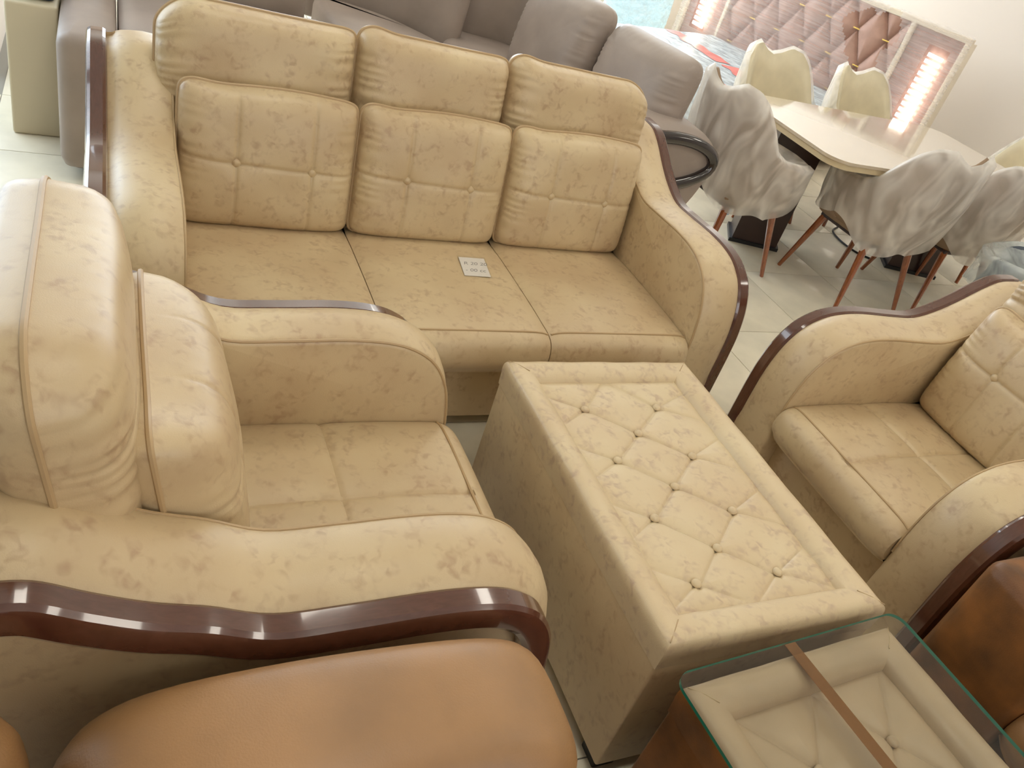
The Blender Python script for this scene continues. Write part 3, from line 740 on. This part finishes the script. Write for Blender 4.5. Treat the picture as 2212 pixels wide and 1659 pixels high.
# wavy wrapped slab
nx, ny = 50, 56; x0, x1, y0, y1 = .47, 2.2, .075, 1.95
prof = cr([(0, 0), (-.012, .03), (-.014, .12), (-.008, .2), (.02, .232), (.08, .24)], 3)
V = []; F = []
U = np.linspace(0, 1, nx+1); Vq = np.linspace(0, 1, ny+1)
for v in Vq:
    for u in U:
        x = x0+(x1-x0)*u; y = y0+(y1-y0)*v; e = min(u*(x1-x0), (1-u)*(x1-x0), v*(y1-y0), (1-v)*(y1-y0))
        z = .235*(1-math.exp(-e/.02)*.25)+.007*noise.noise(Vector((x*9, y*6, 3)))
        V.append((x, y, z))
W1 = nx+1
F = [(i*W1+j, i*W1+W1+j, i*W1+W1+j+1, i*W1+j+1) for i in range(ny) for j in range(nx)]
rim = [j for j in range(nx+1)]+[i*W1+nx for i in range(1, ny+1)]+[ny*W1+j for j in range(nx-1, -1, -1)]+[i*W1 for i in range(ny-1, 0, -1)]
k = len(V); V += [(V[r][0], V[r][1], 0) for r in rim]
for a in range(len(rim)): b = (a+1) % len(rim); F.append((rim[a], rim[b], k+b, k+a))
F.append(tuple(k+a for a in range(len(rim))))
fixn(mk('plastic_cover', V, F, MATTF, mt, True, 60))
def band(a, b, wd, nm, mat):
    a = Vector(a); b = Vector(b); d = (b-a).normalized(); q = Vector((-d.y, d.x)); V = []; F = []
    for i in range(25):
        p = a+(b-a)*i/24
        for s in (-1, -.33, .33, 1):
            c = p+q*s*wd/2+q*.012*math.sin(i*.9); z = .235+.007*noise.noise(Vector((c.x*9, c.y*6, 3)))+.004; V.append((c.x, c.y, z))
    F = [(i*4+j, i*4+j+1, i*4+4+j+1, i*4+4+j) for i in range(24) for j in range(3)]
    return fixn(mk(nm, V, F, mat, mt))
band((.62, 1.28), (1.25, .98), .16, 'red_band', REDP)
band((1.32, .98), (2.1, .75), .15, 'red_band', REDP)
band((.55, 1.72), (.9, 1.6), .10, 'red_band', REDP)
pb = thing('wrapped_bedding', 'pale blue plastic-wrapped bedding pack standing at the far side of the mattress', 'bedding', (4.60, 7.42, 0), hb_ang)
pillow('pack', .9, .95, .14, .12, BLUEF, pb, lambda x, n, y: (x*.0-n, x, y+.5), ripple=.012, seed=3, pipe=0, pw=4, N=(40, 40))

# ------------------------------------------------------------------ dining table
DT = thing('dining_table', 'glossy cream-topped dining table on dark brown pedestals', 'table', (4.02, 3.39, 0))
slab('tabletop', rrect(-.85, .85, -.475, .475, .12), .745, .76, CREAM, DT)
slab('edge_band', rrect(-.842, .842, -.467, .467, .115), .715, .7455, CREAME, DT)
for px_, py_, hs in ((-.50, .18, .17), (.68, .0, .20)):
    for nm_, z0_, z1_, m_, r_ in (('pedestal', .02, .714, DKPED, hs), ('foot_plate', 0, .021, BLACK, hs+.02)):
        mk(nm_, [(px_+r_*math.cos(a)*1.25, py_+r_*math.sin(a)*.9, z) for z in (z0_, z1_) for a in [PI/4*k+.35 for k in (0, 2, 4, 6)]], [(3, 2, 1, 0), (4, 5, 6, 7), (0, 1, 5, 4), (1, 2, 6, 5), (2, 3, 7, 6), (3, 0, 4, 7)], m_, DT, False)
MB().box(-.45, .62, .05, .11, .62, .712, .004).build('crossbar', DKPED, DT)

# ------------------------------------------------------------------ tub dining chairs in foam wrap
def tub_top(phi):
    a = abs(math.degrees(phi))
    P = [(0, .868), (12, .885), (26, .925), (40, .915), (50, .87), (60, .79), (72, .68), (85, .645), (130, .62), (145, .60)]
    return float(np.interp(a, [p[0] for p in P], [p[1] for p in P]))
def shell(name, off, zlow, mat, parent, folds=0.0, seed=0, thick=.05, zup=0.0, maxphi=142, flare=0.0):
    n = 72; V = []; F = []; cs = 16
    for i in range(n+1):
        phi = math.radians(-maxphi+2*maxphi*i/n); zt = tub_top(phi)+zup
        fo = folds*(math.sin(phi*9+seed)+.6*math.sin(phi*17+seed*2))
        for j in range(cs):
            # outer side up, round the rim, inner side down
            if j < 9: t = j/8; z = zlow+(zt-.02-zlow)*t; rr = 1.0; o_ = off
            else: t = 1-(j-9)/6; z = zlow+(zt-.02-zlow)*t; rr = 1.0; o_ = -thick-off*.4
            if j == 8: z = zt-.008; o_ = off-.012
            if j == 9: z = zt; o_ = -thick*.5
            k = .80+.20*min(1, max(0, (z-.38)/.3))**.8
            if flare: k += flare*max(0, (.6-z))*(.6+.4*math.sin(phi*5+seed))
            a = .285*k+o_; b = .285*k+o_
            w = fo*(1.2-t*.6)*(1 if j < 9 else .4)
            sq = (abs(math.sin(phi))**2.6+abs(math.cos(phi))**2.6)**(-1/2.6)
            lean = .05*max(0, math.cos(phi))*(z-.45)/.45
            V.append(((a+w)*sq*math.sin(phi), ((b+w)*sq)*math.cos(phi)+lean, z+(.010*math.sin(phi*13+seed) if folds and j == 0 else 0)))
    for i in range(n):
        for j in range(cs): l = (j+1) % cs; F.append((i*cs+j, i*cs+l, i*cs+cs+l, i*cs+cs+j))
    F.append(tuple(range(cs))); F.append(tuple(n*cs+j for j in range(cs))[::-1])
    return fixn(mk(name, V, F, mat, parent))
def drape(name, mat, parent, seed, inner=True, amp=1.0):
    """loose foam sheet thrown over the back and sides with pointed folds"""
    n = 96; m = 16; V = []; F = []
    for i in range(n):
        phi = 2*PI*i/n; zt = tub_top(phi if phi < PI else phi-2*PI) if True else 0
        zt = max(zt, .60)
        for j in range(m+1):
            t = j/m; zb = .37+.05*math.sin(phi*2+seed)+.03*math.sin(phi*5+seed*1.7)
            z = zt+.014-(zt-zb)*t
            sq = (abs(math.sin(phi))**2.6+abs(math.cos(phi))**2.6)**(-1/2.6)
            f = amp*(.006+.030*t)*(math.sin(phi*6+seed+2*t)+.5*math.sin(phi*11+seed*3-3*t))
            r = (.285*(.80+.20*min(1, max(0, (z-.38)/.3))**.8)+.028+f*.5+.012*t)
            if j == 0: r -= .03
            lean = .05*max(0, math.cos(phi))*(z-.45)/.45
            V.append((r*sq*math.sin(phi), r*sq*math.cos(phi)+lean, z))
    for i in range(n):
        for j in range(m): k = (i+1) % n; F.append((i*(m+1)+j, k*(m+1)+j, k*(m+1)+j+1, i*(m+1)+j+1))
    if not inner: return fixn(mk(name, V, F, mat, parent))
    k0 = len(V)
    for i in range(n):
        phi = 2*PI*i/n; z0 = V[i*(m+1)][2]
        for t in (.85, .6, .3):
            x, y, z = V[i*(m+1)]
            V.append((x*t, y*t, z0*t**1.2+.50*(1-t**1.2)+.01*math.sin(phi*7+seed)))
    for i in range(n):
        k = (i+1) % n; a = k0+i*3; b = k0+k*3
        F.append((i*(m+1), k*(m+1), b, a)); F.append((a, b, b+1, a+1)); F.append((a+1, b+1, b+2, a+2))
    F.append(tuple(k0+i*3+2 for i in range(n)))
    return fixn(mk(name, V, F, mat, parent))
def tub_chair(label, loc, rz, up=TAUPE, seed=0, wrap=FOAM, group='foam-wrapped dining chairs', scale=1):
    """faces -y locally (open side), back at +y"""
    R = thing('dining_chair', label, 'chair', loc, rz, group)
    shell('tub_back', 0, .40, up, R)
    prism('seat', [tuple(p) for p in rrect(-.235, .235, -.25, .22, .12, 6)], .37, .47, up, R, .035, .008)
    for sx in (-1, 1):
        for sy_ in (-1, 1):
            p0 = Vector((sx*.165, sy_*.155, .385)); p1 = Vector((sx*.235, sy_*.235, 0.0))
            lg = MB().tube([p0, p1], .021, 8, r1=.011).build('leg', LEGW, R)
    MB().box(-.19, .19, -.18, .18, .35, .372, .006).build('seat_rail', LEGD, R)
    o = drape('foam_wrap', wrap, R, seed, up is not CREAMF, .35 if up is CREAMF else 1.0); o['label'] = 'loose translucent white foam sheet'
    if scale != 1: R.scale = (scale,)*3
    return R
tub_chair('foam-wrapped dining chair at the left table end, nearest the grey sofa arm', (3.0, 3.33, 0), PI/2+.05, seed=1, scale=1.03)
tub_chair('cream foam-wrapped dining chair across the table, the one nearer the mattress', (3.80, 4.08, 0), .0, CREAMF, 2, scale=1.02)
tub_chair('cream foam-wrapped dining chair across the table, the one nearer the bright slats', (4.58, 4.10, 0), .05, CREAMF, 3)
tub_chair('foam-wrapped taupe dining chair in full view at the near table side', (3.75, 3.02, 0), PI+.04, seed=4, scale=1.03)
tub_chair('foam-wrapped taupe dining chair at the near table side, farther right by the dark chair', (4.42, 3.03, 0), PI-.05, seed=5)
tub_chair('pale yellow wrapped dining chair at the right table end by the wall', (5.22, 3.42, 0), -PI/2, CREAMF, 6)
WR2 = film('clear_bag_film', (222, 228, 226), .5, rough=.18, scale=(3, 3, 2), trans=.5, bumps=.6, lo=.6, hi=1.6, det=3.0)
tub_chair('dark blue-grey dining chair in clear plastic behind the right tan armchair', (4.06, 2.22, 0), PI+.5, DKBLUE, 8, wrap=WR2, group='plastic-wrapped dark chairs')

cord = MB().tube([tuple(q)+(.006,) for q in cr([(4.50, 3.86), (4.38, 3.78), (4.33, 3.64), (4.34, 3.50), (4.40, 3.42)], 6)], .006, 8).build('black_cable', BLACK, None)
tag(cord, 'thin black cable curling on the floor under the dining table', 'cable')
bg = thing('plastic_bag', 'pale blue plastic bag scrap caught under the left dining chair', 'bag', (3.12, 3.42, .24))
V = []; F = []
for i in range(13):
    for j in range(9):
        u = i/12-.5; v = j/8
        V.append((.26*u*(1-.5*v*v), .12*u+.02*math.sin(9*u+4*v), .13-.16*v*(1-1.6*u*u)+.008*math.sin(14*u+6*v)))
for i in range(12):
    for j in range(8): F.append((i*9+j, i*9+9+j, i*9+10+j, i*9+j+1))
mk('film', V, F, film('blue_bag_film', (176, 200, 222), .95, rough=.25, scale=(8, 8, 8), trans=.4, bumps=.5), bg)
